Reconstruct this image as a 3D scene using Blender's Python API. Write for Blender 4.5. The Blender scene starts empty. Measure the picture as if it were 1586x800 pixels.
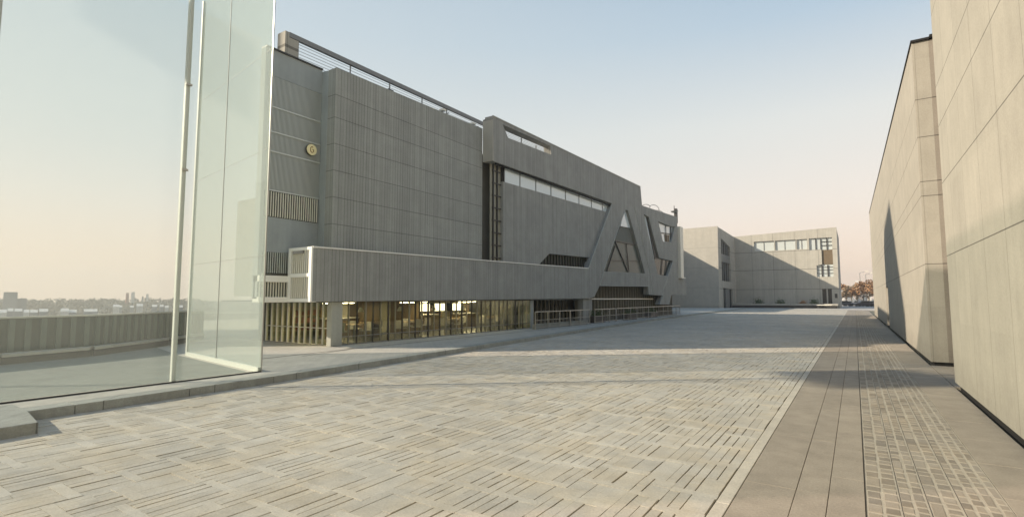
import bpy, bmesh, math, random
from math import sin, cos, tan, atan, radians, hypot, pi
from mathutils import Vector, Matrix
from mathutils.geometry import tessellate_polygon
random.seed(7)
C = bpy.context.scene.collection
# ------------------------------------------------------------------ camera
EYE = 2.0; FPX = 797.0; W0, H0 = 1586.0, 800.0
PITCH = atan(62/FPX); YAW = radians(33.6)
cam = bpy.data.cameras.new('camera'); camo = bpy.data.objects.new('camera', cam); C.objects.link(camo)
camo.location = (0, 0, EYE); camo.rotation_euler = (radians(90)+PITCH, 0, YAW)
cam.sensor_width = 36; cam.lens = 36*FPX/W0; cam.clip_end = 6000; cam.clip_start = .05
bpy.context.scene.camera = camo
# ------------------------------------------------------------------ sky and sun
SUN_EL, SUN_HEAD = radians(25.4), radians(50)      # light travels towards heading SUN_HEAD (clockwise from +Y)
w = bpy.data.worlds.new('World'); bpy.context.scene.world = w; w.use_nodes = True
nt = w.node_tree; nt.nodes.clear()
def wn(t, **k):
    n = nt.nodes.new(t)
    for a, b in k.items(): setattr(n, a, b)
    return n
sky = wn('ShaderNodeTexSky', sky_type='NISHITA', sun_disc=False, sun_elevation=SUN_EL, dust_density=3.0, air_density=1.0, ozone_density=1.5)
sky.sun_rotation = SUN_HEAD + pi
tc = wn('ShaderNodeTexCoord'); sep = wn('ShaderNodeSeparateXYZ'); nt.links.new(tc.outputs['Generated'], sep.inputs[0])
ramp = wn('ShaderNodeValToRGB')
els = [(0.0, (.94, .71, .54)), (.06, (.93, .735, .58)), (.16, (.87, .77, .67)), (.30, (.74, .74, .70)), (.45, (.42, .54, .65)), (.65, (.19, .34, .53)), (1.0, (.10, .22, .42))]
cr = ramp.color_ramp
while len(cr.elements) < len(els): cr.elements.new(.5)
for e, (p_, c_) in zip(cr.elements, els): e.position = p_; e.color = (*c_, 1)
nt.links.new(sep.outputs['Z'], ramp.inputs[0])
# the western side (towards the sun) is milkier than the eastern one
dot = wn('ShaderNodeVectorMath', operation='DOT_PRODUCT'); dot.inputs[1].default_value = (-.90, .30, -.10)
nt.links.new(tc.outputs['Generated'], dot.inputs[0])
mr = wn('ShaderNodeMapRange'); mr.inputs['From Min'].default_value = .1; mr.inputs['From Max'].default_value = .95
nt.links.new(dot.outputs['Value'], mr.inputs['Value'])
milk = wn('ShaderNodeMix', data_type='RGBA'); milk.inputs['B'].default_value = (.60, .655, .65, 1)
mm = wn('ShaderNodeMath', operation='MULTIPLY'); mm.inputs[1].default_value = .78
lowz = wn('ShaderNodeMapRange', interpolation_type='SMOOTHSTEP'); lowz.inputs['From Min'].default_value = .06; lowz.inputs['From Max'].default_value = .34; lowz.inputs['To Min'].default_value = .15
nt.links.new(sep.outputs['Z'], lowz.inputs['Value'])
m2 = wn('ShaderNodeMath', operation='MULTIPLY'); nt.links.new(mr.outputs[0], m2.inputs[0]); nt.links.new(lowz.outputs[0], m2.inputs[1])
nt.links.new(m2.outputs[0], mm.inputs[0]); nt.links.new(mm.outputs[0], milk.inputs['Factor']); nt.links.new(ramp.outputs[0], milk.inputs['A'])
sc = wn('ShaderNodeVectorMath', operation='SCALE'); sc.inputs['Scale'].default_value = 10.0
nt.links.new(milk.outputs['Result'], sc.inputs[0])
mx = wn('ShaderNodeMix', data_type='RGBA'); mx.inputs['Factor'].default_value = .88
nt.links.new(sky.outputs[0], mx.inputs['A']); nt.links.new(sc.outputs[0], mx.inputs['B'])
bg = wn('ShaderNodeBackground'); bg.inputs['Strength'].default_value = .09
out = wn('ShaderNodeOutputWorld'); nt.links.new(mx.outputs['Result'], bg.inputs[0]); nt.links.new(bg.outputs[0], out.inputs[0])
sl = bpy.data.lights.new('sun', 'SUN'); sl.energy = 5.0; sl.angle = radians(.6); sl.color = (1.0, .865, .69)
so = bpy.data.objects.new('sun', sl); C.objects.link(so)
so.rotation_euler = Vector((sin(SUN_HEAD)*cos(SUN_EL), cos(SUN_HEAD)*cos(SUN_EL), -sin(SUN_EL))).to_track_quat('-Z', 'Y').to_euler()
vs = bpy.context.scene.view_settings
vs.view_transform = 'Standard'; vs.look = 'None'; vs.exposure = 0.43; vs.gamma = 1.0; vs.use_curve_mapping = False
# ------------------------------------------------------------------ helpers
_F = Vector((-sin(YAW)*cos(PITCH), cos(YAW)*cos(PITCH), sin(PITCH)))
_R = Vector((cos(YAW), sin(YAW), 0)); _U = Vector((sin(YAW)*sin(PITCH), -cos(YAW)*sin(PITCH), cos(PITCH)))
def ray(x, y): return _F + _R*((x-W0/2)/FPX) + _U*((H0/2-y)/FPX)
def onX(x, y, X): r = ray(x, y); t = X/r.x; return (r.y*t, EYE+r.z*t)             # (Y, Z) on the wall plane X
def onY(x, y, Y): r = ray(x, y); t = Y/r.y; return (r.x*t, EYE+r.z*t)
def far(x, y, d): r = ray(x, y); n = hypot(r.x, r.y); return Vector((r.x*d/n, r.y*d/n, EYE+r.z*d/n))
class MB:
    def __init__(s): s.v = []; s.f = []; s.c = []
    def add(s, vs_, fs, col=None):
        b = len(s.v); s.v += [tuple(q) for q in vs_]; s.f += [tuple(b+i for i in f) for f in fs]
        if col is not None: s.c += [col]*len(fs)
    def box(s, x0, x1, y0, y1, z0, z1, rz=0, about=None, col=None):
        if x0 > x1: x0, x1 = x1, x0
        if y0 > y1: y0, y1 = y1, y0
        if z0 > z1: z0, z1 = z1, z0
        V = [(x, y, z) for z in (z0, z1) for y in (y0, y1) for x in (x0, x1)]
        if rz:
            a = about or ((x0+x1)/2, (y0+y1)/2); c_, s_ = cos(rz), sin(rz)
            V = [(a[0]+(x-a[0])*c_-(y-a[1])*s_, a[1]+(x-a[0])*s_+(y-a[1])*c_, z) for x, y, z in V]
        s.add(V, [(0,2,3,1),(4,5,7,6),(0,1,5,4),(2,6,7,3),(0,4,6,2),(1,3,7,5)], col); return s
    def tube(s, p, q, r0, r1=None, n=8, col=None):
        p, q = Vector(p), Vector(q); r1 = r0 if r1 is None else r1
        d = (q-p).normalized(); a = d.orthogonal().normalized(); b = d.cross(a)
        V = [p+(a*cos(2*pi*i/n)+b*sin(2*pi*i/n))*r0 for i in range(n)]+[q+(a*cos(2*pi*i/n)+b*sin(2*pi*i/n))*r1 for i in range(n)]
        s.add(V, [(i,(i+1)%n,n+(i+1)%n,n+i) for i in range(n)]+[tuple(range(n))[::-1], tuple(range(n,2*n))], col); return s
    def bar(s, p, q, t, u):                     # square bar from p to q, t wide (horizontal), u high
        p, q = Vector(p), Vector(q); d = (q-p).normalized(); up = Vector((0,0,1))
        if abs(d.z) > .99: up = Vector((0,1,0))
        a = d.cross(up).normalized()*t/2; b = a.cross(d).normalized()*u/2
        V = [e+m*a+n*b for e in (p, q) for n in (-1, 1) for m in (-1, 1)]
        s.add(V, [(0,2,3,1),(4,5,7,6),(0,1,5,4),(2,6,7,3),(0,4,6,2),(1,3,7,5)]); return s
    def prism(s, loops, axis, c0, c1):          # loops of (a, z); axis 'X': plane x = const (a = y); axis 'Y': (a = x); 'Z': (x, y)
        mk = {'X': lambda a, b, c: (c, a, b), 'Y': lambda a, b, c: (a, c, b), 'Z': lambda a, b, c: (a, b, c)}[axis]
        tri = tessellate_polygon([[Vector((a, b, 0)) for a, b in L] for L in loops])
        flat = [p for L in loops for p in L]; n = len(flat)
        V = [mk(a, b, c0) for a, b in flat]+[mk(a, b, c1) for a, b in flat]
        F = [tuple(t) for t in tri]+[tuple(n+i for i in t) for t in tri]
        o = 0
        for L in loops:
            m = len(L); F += [(o+i, o+(i+1) % m, n+o+(i+1) % m, n+o+i) for i in range(m)]; o += m
        s.add(V, F); return s
    def lathe(s, c, prof, n=16):                # prof: (r, z)
        V = [(c[0]+r*cos(2*pi*i/n), c[1]+r*sin(2*pi*i/n), c[2]+z) for r, z in prof for i in range(n)]
        s.add(V, [(k*n+i, k*n+(i+1) % n, (k+1)*n+(i+1) % n, (k+1)*n+i) for k in range(len(prof)-1) for i in range(n)]); return s
    def build(s, name, mat, parent=None, smooth=False, fix=True):
        me = bpy.data.meshes.new(name); me.from_pydata(s.v, [], s.f)
        if fix:
            bm = bmesh.new(); bm.from_mesh(me); bmesh.ops.recalc_face_normals(bm, faces=bm.faces); bm.to_mesh(me); bm.free()
        if s.c:
            at = me.attributes.new('tone', 'FLOAT', 'FACE'); at.data.foreach_set('value', s.c)
        me.materials.append(mat)
        if smooth: me.polygons.foreach_set('use_smooth', [True]*len(me.polygons))
        me.update()
        o = bpy.data.objects.new(name, me); C.objects.link(o)
        if parent:
            o.parent = parent; o.matrix_parent_inverse = Matrix.Translation(-parent.location) if not any(parent.rotation_euler) else parent.matrix_basis.inverted()
        return o
def bevel(o, wd=.01, seg=1):
    m = o.modifiers.new('bevel', 'BEVEL'); m.width = wd; m.segments = seg; m.limit_method = 'ANGLE'; m.angle_limit = radians(40); return o
def tag(o, label=None, cat=None, group=None, kind=None):
    if label: o['label'] = label
    if cat: o['category'] = cat
    if group: o['group'] = group
    if kind: o['kind'] = kind
    return o
def thing(name, label, cat, loc=(0,0,0), group=None):
    o = bpy.data.objects.new(name, None); o.empty_display_size = .3; C.objects.link(o); o.location = loc
    return tag(o, label, cat, group)
def struct(o): o['kind'] = 'structure'; return o
def copy_tree(o, parent=None, off=None, rz=0):
    c = o.copy(); C.objects.link(c)
    if parent is not None: c.parent = parent
    for ch in list(o.children): copy_tree(ch, c)
    return c
# ------------------------------------------------------------------ materials
def mat(name, col, rough=.8, metal=0, spec=.5):
    m = bpy.data.materials.new(name); m.use_nodes = True; b = m.node_tree.nodes['Principled BSDF']
    b.inputs['Base Color'].default_value = (*col, 1); b.inputs['Roughness'].default_value = rough; b.inputs['Metallic'].default_value = metal
    b.inputs['Specular IOR Level'].default_value = spec; return m
class NG:
    def __init__(s, m): s.t = m.node_tree; s.b = s.t.nodes['Principled BSDF']
    def n(s, t, **k):
        q = s.t.nodes.new(t)
        for a, b in k.items():
            if a.startswith('i_'): q.inputs[int(a[2:])].default_value = b
            else: setattr(q, a, b)
        return q
    def l(s, a, b): s.t.links.new(a, b)
    def math(s, op, a, b=None, c=None):
        q = s.n('ShaderNodeMath', operation=op)
        for i, v in enumerate((a, b, c)):
            if v is None: continue
            if isinstance(v, (int, float)): q.inputs[i].default_value = v
            else: s.l(v, q.inputs[i])
        return q.outputs[0]
    def noise(s, vec, scale, detail=4, rough=.6):
        q = s.n('ShaderNodeTexNoise'); q.inputs['Scale'].default_value = scale; q.inputs['Detail'].default_value = detail; q.inputs['Roughness'].default_value = rough
        s.l(vec, q.inputs['Vector']); return q.outputs['Fac']
    def mul_color(s, col, facs):                # base colour times the product of the factors
        f = facs[0]
        for g in facs[1:]: f = s.math('MULTIPLY', f, g)
        v = s.n('ShaderNodeVectorMath', operation='SCALE'); v.inputs[0].default_value = col; s.l(f, v.inputs['Scale']); s.l(v.outputs[0], s.b.inputs['Base Color']); return v.outputs[0]
    def rng(s, v, a, b, c=0, d=1):
        q = s.n('ShaderNodeMapRange'); q.inputs['From Min'].default_value = c; q.inputs['From Max'].default_value = d
        q.inputs['To Min'].default_value = a; q.inputs['To Max'].default_value = b; s.l(v, q.inputs['Value']); return q.outputs[0]
def concrete(name, col, zl=(), upd=0, uoff=0, ujoint=.6, board=0, bamp=.10, grain=.12, stain=.2, jw=.011, zjoint=.5, rough=.85, stag=None):
    m = mat(name, col, rough, spec=.25); g = NG(m)
    t = g.n('ShaderNodeTexCoord').outputs['Object']; sp = g.n('ShaderNodeSeparateXYZ'); g.l(t, sp.inputs[0])
    u = g.math('ADD', sp.outputs['X'], sp.outputs['Y']); z = sp.outputs['Z']
    cu = g.n('ShaderNodeCombineXYZ'); g.l(u, cu.inputs[0]); g.l(z, cu.inputs[1])
    fs = [g.rng(g.noise(t, 1.1, 5, .65), 1-stain, 1+stain, .3, .7), g.rng(g.noise(t, 38, 3, .7), 1-grain, 1+grain, .3, .7)]
    st = g.n('ShaderNodeVectorMath', operation='MULTIPLY'); st.inputs[1].default_value = (2.6, .10, 1); g.l(cu.outputs[0], st.inputs[0])
    fs.append(g.rng(g.noise(st.outputs[0], 1.6, 5, .7), 1-stain*.7, 1+stain*.7, .3, .7))
    dirt = g.math('MULTIPLY', g.rng(z, 1, 0, .1, .9), g.noise(t, 5, 5, .7)); fs.append(g.math('SUBTRACT', 1, g.math('MULTIPLY', dirt, .38)))
    h = g.noise(t, 26, 4, .7); hs = g.math('MULTIPLY', h, .12)
    if board:
        k = g.math('DIVIDE', u, board); fl = g.math('FLOOR', k); wn_ = g.n('ShaderNodeTexWhiteNoise', noise_dimensions='1D'); g.l(fl, wn_.inputs['W'])
        fs.append(g.rng(wn_.outputs['Value'], 1-bamp, 1+bamp))
        e = g.math('ABSOLUTE', g.math('SUBTRACT', g.math('FRACT', k), .5)); line = g.math('GREATER_THAN', e, .5-.012/board/1.4)
        wj = g.n('ShaderNodeTexWhiteNoise', noise_dimensions='1D'); g.l(g.math('ADD', g.math('ROUND', k), 7.3), wj.inputs['W'])
        line = g.math('MULTIPLY', line, wj.outputs['Value'])
        fs.append(g.math('SUBTRACT', 1, g.math('MULTIPLY', line, .62))); hs = g.math('SUBTRACT', hs, g.math('MULTIPLY', line, .5))
    if zl:
        br_ = g.n('ShaderNodeTexWhiteNoise', noise_dimensions='2D'); cc_ = g.n('ShaderNodeCombineXYZ'); g.l(g.math('FLOOR', g.math('DIVIDE', g.math('SUBTRACT', u, uoff), upd or 2.9)), cc_.inputs[0]); g.l(g.math('FLOOR', g.math('DIVIDE', g.math('SUBTRACT', z, zl[0]), (zl[-1]-zl[0])/(len(zl)-1))), cc_.inputs[1]); g.l(cc_.outputs[0], br_.inputs['Vector']); fs.append(g.rng(br_.outputs['Value'], .965, 1.035))
    for zz in zl:
        d = g.math('ABSOLUTE', g.math('SUBTRACT', z, zz)); ln = g.math('LESS_THAN', d, jw)
        fs.append(g.math('SUBTRACT', 1, g.math('MULTIPLY', ln, zjoint))); hs = g.math('SUBTRACT', hs, ln)
    if upd:
        uu = g.math('DIVIDE', g.math('SUBTRACT', u, uoff), upd)
        d = g.math('ABSOLUTE', g.math('SUBTRACT', g.math('FRACT', uu), .5)); ln = g.math('GREATER_THAN', d, .5-jw*.8/upd)
        fs.append(g.math('SUBTRACT', 1, g.math('MULTIPLY', ln, ujoint))); hs = g.math('SUBTRACT', hs, g.math('MULTIPLY', ln, ujoint))
    g.mul_color(col, fs)
    bp = g.n('ShaderNodeBump'); bp.inputs['Strength'].default_value = .5; bp.inputs['Distance'].default_value = .012; g.l(hs, bp.inputs['Height']); g.l(bp.outputs[0], g.b.inputs['Normal'])
    return m
def stone(name, col, amp=.2, attr=True, scale=3, rough=.85, warm=None):
    m = mat(name, col, rough, spec=.3); g = NG(m); t = g.n('ShaderNodeTexCoord').outputs['Object']
    fs = [g.rng(g.noise(t, .35, 4, .6), .88, 1.12, .3, .7), g.rng(g.noise(t, scale*14, 4, .7), .86, 1.14, .3, .7), g.rng(g.noise(t, scale, 4, .6), .9, 1.1, .3, .7)]
    if attr:
        a = g.n('ShaderNodeAttribute', attribute_name='tone'); fs.append(g.rng(a.outputs['Fac'], 1-amp, 1+amp))
    blot = g.rng(g.noise(t, 1.7, 6, .75), 0, 1, .56, .66); spot = g.rng(g.noise(t, 9, 3, .6), 0, 1, .68, .72)
    fs.append(g.math('SUBTRACT', 1, g.math('MULTIPLY', blot, .10))); fs.append(g.math('SUBTRACT', 1, g.math('MULTIPLY', spot, .16)))
    c = g.mul_color(col, fs)
    if warm:
        mxn = g.n('ShaderNodeMix', data_type='RGBA', blend_type='MULTIPLY'); g.l(c, mxn.inputs['A']); mxn.inputs['B'].default_value = (*warm, 1)
        g.l(g.rng(g.noise(t, 1.3, 3), 0, 1, .4, .65), mxn.inputs['Factor']); g.l(mxn.outputs['Result'], g.b.inputs['Base Color'])
    bp = g.n('ShaderNodeBump'); bp.inputs['Strength'].default_value = .5; bp.inputs['Distance'].default_value = .01; g.l(g.noise(t, scale*9, 5, .7), bp.inputs['Height']); g.l(bp.outputs[0], g.b.inputs['Normal'])
    return m
def glassmat(name, tint, gloss=.12, milk_=0.0, milkcol=(.8,.85,.8), rough=.02, trans=0.0):
    m = bpy.data.materials.new(name); m.use_nodes = True; t = m.node_tree; t.nodes.clear()
    tr = t.nodes.new('ShaderNodeBsdfTransparent'); tr.inputs[0].default_value = (*tint, 1)
    gl = t.nodes.new('ShaderNodeBsdfGlossy'); gl.inputs['Roughness'].default_value = rough; gl.inputs['Color'].default_value = (.9,.95,.93,1)
    fr = t.nodes.new('ShaderNodeLayerWeight'); pw_ = t.nodes.new('ShaderNodeMath'); pw_.operation = 'POWER'; pw_.inputs[1].default_value = 5; t.links.new(fr.outputs['Facing'], pw_.inputs[0])
    mu = t.nodes.new('ShaderNodeMath'); mu.operation = 'MULTIPLY_ADD'; mu.use_clamp = True; mu.inputs[1].default_value = .6; mu.inputs[2].default_value = gloss; t.links.new(pw_.outputs[0], mu.inputs[0])
    a = t.nodes.new('ShaderNodeMixShader'); o = t.nodes.new('ShaderNodeOutputMaterial')
    t.links.new(mu.outputs[0], a.inputs[0]); t.links.new(gl.outputs[0], a.inputs[2])
    if milk_:
        df = t.nodes.new('ShaderNodeBsdfDiffuse'); df.inputs[0].default_value = (*milkcol, 1)
        tl = t.nodes.new('ShaderNodeBsdfTranslucent'); tl.inputs[0].default_value = (*milkcol, 1)
        b2 = t.nodes.new('ShaderNodeMixShader'); b2.inputs[0].default_value = trans; t.links.new(df.outputs[0], b2.inputs[1]); t.links.new(tl.outputs[0], b2.inputs[2])
        c2 = t.nodes.new('ShaderNodeMixShader'); c2.inputs[0].default_value = milk_; t.links.new(tr.outputs[0], c2.inputs[1]); t.links.new(b2.outputs[0], c2.inputs[2]); t.links.new(c2.outputs[0], a.inputs[1])
    else: t.links.new(tr.outputs[0], a.inputs[1])
    t.links.new(a.outputs[0], o.inputs[0]); return m
def emit(name, col, s):
    m = mat(name, col); b = m.node_tree.nodes['Principled BSDF']; b.inputs['Emission Color'].default_value = (*col, 1); b.inputs['Emission Strength'].default_value = s; return m
M = dict(
 slab=concrete('board_marked_grey_concrete', (.33,.335,.305), zl=(5.0, 6.1, 7.2, 8.3, 9.4, 10.35), board=.155, bamp=.06, upd=4.6, uoff=1.1, ujoint=.15, zjoint=.45, stain=.08, jw=.014),
 fascia=concrete('vertical_board_concrete', (.32,.32,.29), board=.24, bamp=.06, stain=.09),
 skin=concrete('fine_ribbed_grey_cladding', (.315,.315,.29), board=.17, bamp=.07, stain=.10, grain=.08),
 smooth=concrete('smooth_grey_render', (.33,.355,.35), stain=.08, grain=.05),
 warm=concrete('warm_concrete_panels', (.385,.36,.30), zl=(2.97, 4.66, 6.0, 6.95, 8.7, 10.4), upd=1.46, uoff=10.0+1.8-.2, ujoint=.42, stain=.08, grain=.09, zjoint=.62, jw=.010),
 warmfar=concrete('warm_concrete_far_block', (.385,.355,.295), zl=(3.05, 5.15, 5.6, 7.0, 8.2), upd=2.9, uoff=22.0, ujoint=.22, stain=.09, grain=.09, zjoint=.55, jw=.012),
 sand=concrete('sand_concrete_panels', (.405,.385,.33), zl=(4.0, 8.2, 12.2), upd=4.25, uoff=0, ujoint=.35, stain=.07, grain=.05, board=.5, bamp=.04, jw=.06),
 brickg=concrete('fine_coursed_sand_wall', (.40,.38,.33), zl=(4.2, 8.2, 12.2), stain=.07, grain=.05, jw=.05, zjoint=.2),
 terrace=concrete('pale_terrace_concrete', (.54,.52,.455), stain=.10, grain=.06),
 kerb=concrete('grey_kerb_concrete', (.38,.39,.35), stain=.16, grain=.10, upd=1.9, ujoint=.5),
 white=mat('off_white_painted_metal', (.86,.84,.77), .5), cream=mat('cream_painted_frame', (.80,.76,.64), .5),
 dark=mat('dark_bronze_frame', (.035,.033,.03), .45), black=mat('black_recess', (.012,.011,.010), .9), steel=mat('brushed_steel', (.42,.42,.40), .35, .8),
 greymetal=mat('grey_metal', (.22,.22,.21), .5, .3), slat=mat('mullion_bronze_gold', (.26,.245,.19), .45, .3),
 louvre=mat('louvre_fin_metal', (.55,.57,.53), .45, .3), mesh=mat('dark_backing_behind_mesh', (.20,.22,.20), .6),
 roofc=concrete('roof_gravel', (.30,.29,.27)), soffit=mat('soffit_grey', (.30,.29,.27), .8),
 paver=stone('brown_grey_smooth_paver', (.315,.275,.22), .05), white_strip=stone('pale_edge_stone', (.52,.48,.40), .05),
 road=stone('sand_coloured_clinker_brick', (.465,.44,.38), .13, warm=(1.03,.98,.90)), joint=mat('dark_joint_sand', (.07,.06,.048), .95),
 mortar=stone('pale_mortar', (.41,.37,.295), 0, attr=False), cobble=stone('worn_brown_cobble', (.285,.255,.21), .20, scale=6, warm=(1.02,.97,.90)),
 asphalt=stone('pale_far_paving', (.42,.40,.37), 0, attr=False, scale=.3), land=stone('hazy_brown_land', (.16,.15,.11), 0, attr=False, scale=.02),
 iglass=glassmat('clear_facade_glass', (.84,.86,.76), .07), 
 paneF=glassmat('green_tinted_clear_screen_glass', (.945,.965,.95), .03, .055, (.84,.88,.85), trans=.5), paneS=glassmat('frosted_screen_glass', (.935,.96,.945), .02, .25, (.84,.89,.84), trans=.5),
 railg=glassmat('rail_glass', (.8,.86,.82), .10),
 warmlamp=emit('warm_lit_ceiling_panel', (1.0,.82,.54), 34), glow=emit('lit_wall_screen', (1.0,.88,.66), 3.2),
 wood=mat('warm_wood', (.14,.10,.055), .55), woodlt=mat('pale_wood', (.42,.30,.16), .55), cloth=mat('pale_cloth', (.45,.43,.38), .8), ifloor=mat('interior_floor', (.15,.145,.12), .35),
 iwall=mat('interior_wall', (.36,.34,.25), .8), green=mat('leaf_green', (.07,.10,.035), .7), autumn=mat('autumn_orange_leaf', (.33,.185,.09), .8), bark=mat('bark', (.11,.085,.06), .9),
 farwhite=mat('distant_white_roof', (.62,.60,.56), .7), fargrey=mat('distant_grey_wall', (.24,.25,.26), .8), farbrick=mat('distant_brick_stack', (.33,.16,.12), .8), farwin=mat('distant_dark_window', (.06,.07,.08), .3),
 gold=mat('pale_gold_enamel', (.90,.80,.46), .35), goldd=mat('brown_emblem', (.30,.18,.05), .5))
M['stairglass'] = mat('bronze_grey_stair_glass', (.34,.33,.26), .15)
M['postw'] = mat('pale_green_white_post', (.52,.55,.50), .5)
M['brownend'] = concrete('warm_concrete_darker_end', (.29,.255,.21), zl=(3.05, 5.15, 5.6, 7.0, 8.2), stain=.08, zjoint=.6, jw=.014)  # end face set darker and browner than the block's long wall
M['pil'] = concrete('grey_green_pillar_concrete', (.40,.405,.35), stain=.08)
def winmat(name, base, rough=.06, spec=1.0, coat=.3):
    m = mat(name, base, rough, 0, spec); g = NG(m); g.b.inputs['Coat Weight'].default_value = coat; g.b.inputs['Coat Roughness'].default_value = .03
    t = g.n('ShaderNodeTexCoord').outputs['Object']; bp = g.n('ShaderNodeBump'); bp.inputs['Strength'].default_value = .06; bp.inputs['Distance'].default_value = .05
    g.l(g.noise(t, .8, 2), bp.inputs['Height']); g.l(bp.outputs[0], g.b.inputs['Normal']); return m
M['winfar'] = winmat('pale_far_window', (.50,.54,.52), spec=.6, coat=0)
M['win'] = winmat('dark_reflecting_glass', (.02,.023,.02), spec=.35, coat=0); M['winsky'] = winmat('painted_sky_reflection_glass', (.62,.70,.71)); M['winmid'] = winmat('bronze_tinted_glass', (.05,.06,.048), rough=.12, spec=.18, coat=0)  # winsky: pale sky reflection painted into the pane colour

# ================================================================== SETTING
T = .15                                            # terrace level
gm = MB()                                          # one ground sheet, dropping towards the low city in the west
xs = [-3000,-1600,-1000,-760,-640,-560,-480,-400,-320,-240,-180,-130,-100,-85,-70,-58,-48,-40,-20,0,40,100,200,400,900,3000]
ys = [-3000,-1200,-500,-200,-100,-50,0,50,90,130,180,240,300,380,480,600,800,1200,3000]
def gz(x, y):
    d = min(max((-x-46)/45, 0), 1); d = d*d*(3-2*d); return -.10-13.9*d
gm.add([(x, y, gz(x, y)) for y in ys for x in xs], [(j*len(xs)+i, j*len(xs)+i+1, (j+1)*len(xs)+i+1, (j+1)*len(xs)+i) for j in range(len(ys)-1) for i in range(len(xs)-1)])
struct(gm.build('ground', M['land'], smooth=True))
# kerb line (x, y) at road level
KL = [(-11.15,-8), (-11.30,0), (-11.37,2.9), (-11.47,5), (-11.60,7.4), (-12.0,12), (-12.45,16.5), (-13.1,23), (-14.0,32), (-15.1,44), (-16.0,60), (-16.9,82), (-17.6,108)]
def kx(y):
    for (a, b), (c, d) in zip(KL, KL[1:]):
        if b <= y <= d: return a+(c-a)*(y-b)/(d-b)
    return KL[-1][0]
KW = .42
struct(MB().prism([[(x-KW, y) for x, y in KL]+[(-46, 108), (-46, -8)]], 'Z', -.10, T).build('terrace', M['terrace']))
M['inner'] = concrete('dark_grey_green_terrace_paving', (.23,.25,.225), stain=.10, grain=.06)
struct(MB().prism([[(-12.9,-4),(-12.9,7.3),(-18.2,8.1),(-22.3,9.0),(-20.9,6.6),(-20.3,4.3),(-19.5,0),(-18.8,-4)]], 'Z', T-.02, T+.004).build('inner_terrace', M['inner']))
# drain channels in the terrace
dc = MB(); dc.box(-15.62,-15.56, 12.9, 27.6, T, T+.004); dc.box(-15.56+.0,-15.50, 27.6, 60, T, T+.004)
dc.prism([[(-15.35,9.1),(-15.29,9.1),(-15.56,12.9),(-15.62,12.9)]], 'Z', T, T+.004); dc.prism([[(-14.9,10.2),(-15.6,12.95),(-15.56,12.95),(-14.86,10.2)]], 'Z', T+.005, T+.006)
dc.prism([[(-15.6,12.85),(-23.0,13.0),(-23.0,13.06),(-15.6,12.91)]], 'Z', T+.001, T+.005)
struct(dc.build('drain_channel', M['joint']))
# kerb stones, stepping with joints
kb = MB(); y = -8.0
while y < 107.5:
    y1 = min(y+1.9, 108); a, b = kx(y+.01), kx(y1-.01); dz = random.uniform(-.003,.003)
    kb.prism([[(a-KW,y+.004),(a-.0,y+.004),(b-.0,y1-.004),(b-KW,y1-.004)]], 'Z', -.06, T+.012+dz); y = y1
kbo = kb.build('kerb', M['kerb']); bevel(kbo, .012, 2); struct(kbo)
# joint bed and brick road
RX = -1.235
struct(MB().prism([[(x-.02, y) for x, y in KL]+[(RX, 108), (RX, -8)]], 'Z', -.09, -.040).build('road_bed', M['joint']))
rb = MB(); cw = .60; pl = .60; nslat = 5
def slab5(x0, x1, y0, y1, z, tone, tx=0, ty=0, b=-.05):
    x0 += random.uniform(-.002,.002); y0 += random.uniform(-.004,.004)
    zz = [z-tx-ty, z+tx-ty, z+tx+ty, z-tx+ty]
    rb.add([(x0,y0,b),(x1,y0,b),(x1,y1,b),(x0,y1,b),(x0,y0,zz[0]),(x1,y0,zz[1]),(x1,y1,zz[2]),(x0,y1,zz[3])], [(4,5,6,7),(0,1,5,4),(1,2,6,5),(2,3,7,6),(3,0,4,7)], tone)
x = RX-.004
while x > -18.2:
    nslat = random.choice((3,4,4,5,5)); sw = random.uniform(.112,.126); cw = nslat*sw
    xa = x-cw; y = -8+random.uniform(0,.5); colt = random.uniform(-.05,.05)
    while y < 108:
        near = y < 45
        yl = random.choice((.36,.46,.46,.56,.7)) if near else random.uniform(.6,1.4)
        cross = random.random() < (.8 if near else .5); ct = random.uniform(.10,.125) if cross else 0; pl = yl+ct
        if min(kx(y), kx(min(y+pl, 107.9))) > x: y += pl; continue
        celltone = random.uniform(-.10, .10)+colt
        lo = kx(min(max(y+.3, -7.9), 107.9))
        ye = min(y+yl, 108)
        k = 0
        while k < nslat:
            m_ = 2 if random.random() < .16 and k < nslat-1 else 1
            a = xa+k*sw; bb = a+sw*m_; k += m_
            if bb < lo+.02: continue
            a = max(a, lo+.004)
            jw = random.uniform(.010,.018) if random.random() < .55 else random.uniform(.003,.006)
            yy = y
            while yy < ye-.01:
                y2 = ye if random.random() < .75 or ye-yy < .4 else yy+(ye-yy)*random.uniform(.35,.65)
                slab5(a+.002, bb-jw, yy+.002, y2-.002, random.uniform(-.003,.004), min(max(.5+celltone+random.uniform(-.20,.20),0),1), random.uniform(-.0015,.0015), random.uniform(-.001,.001)); yy = y2
        if cross and x > lo+.05 and y+pl < 108:
            slab5(max(xa,lo)+.002, x-.003, y+yl+.002, y+pl-.002, random.uniform(0,.004), min(.74+random.uniform(-.2,.2),1), 0, 0)
        y += pl
    x = xa
struct(rb.build('brick_road', M['road'], fix=False))
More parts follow.
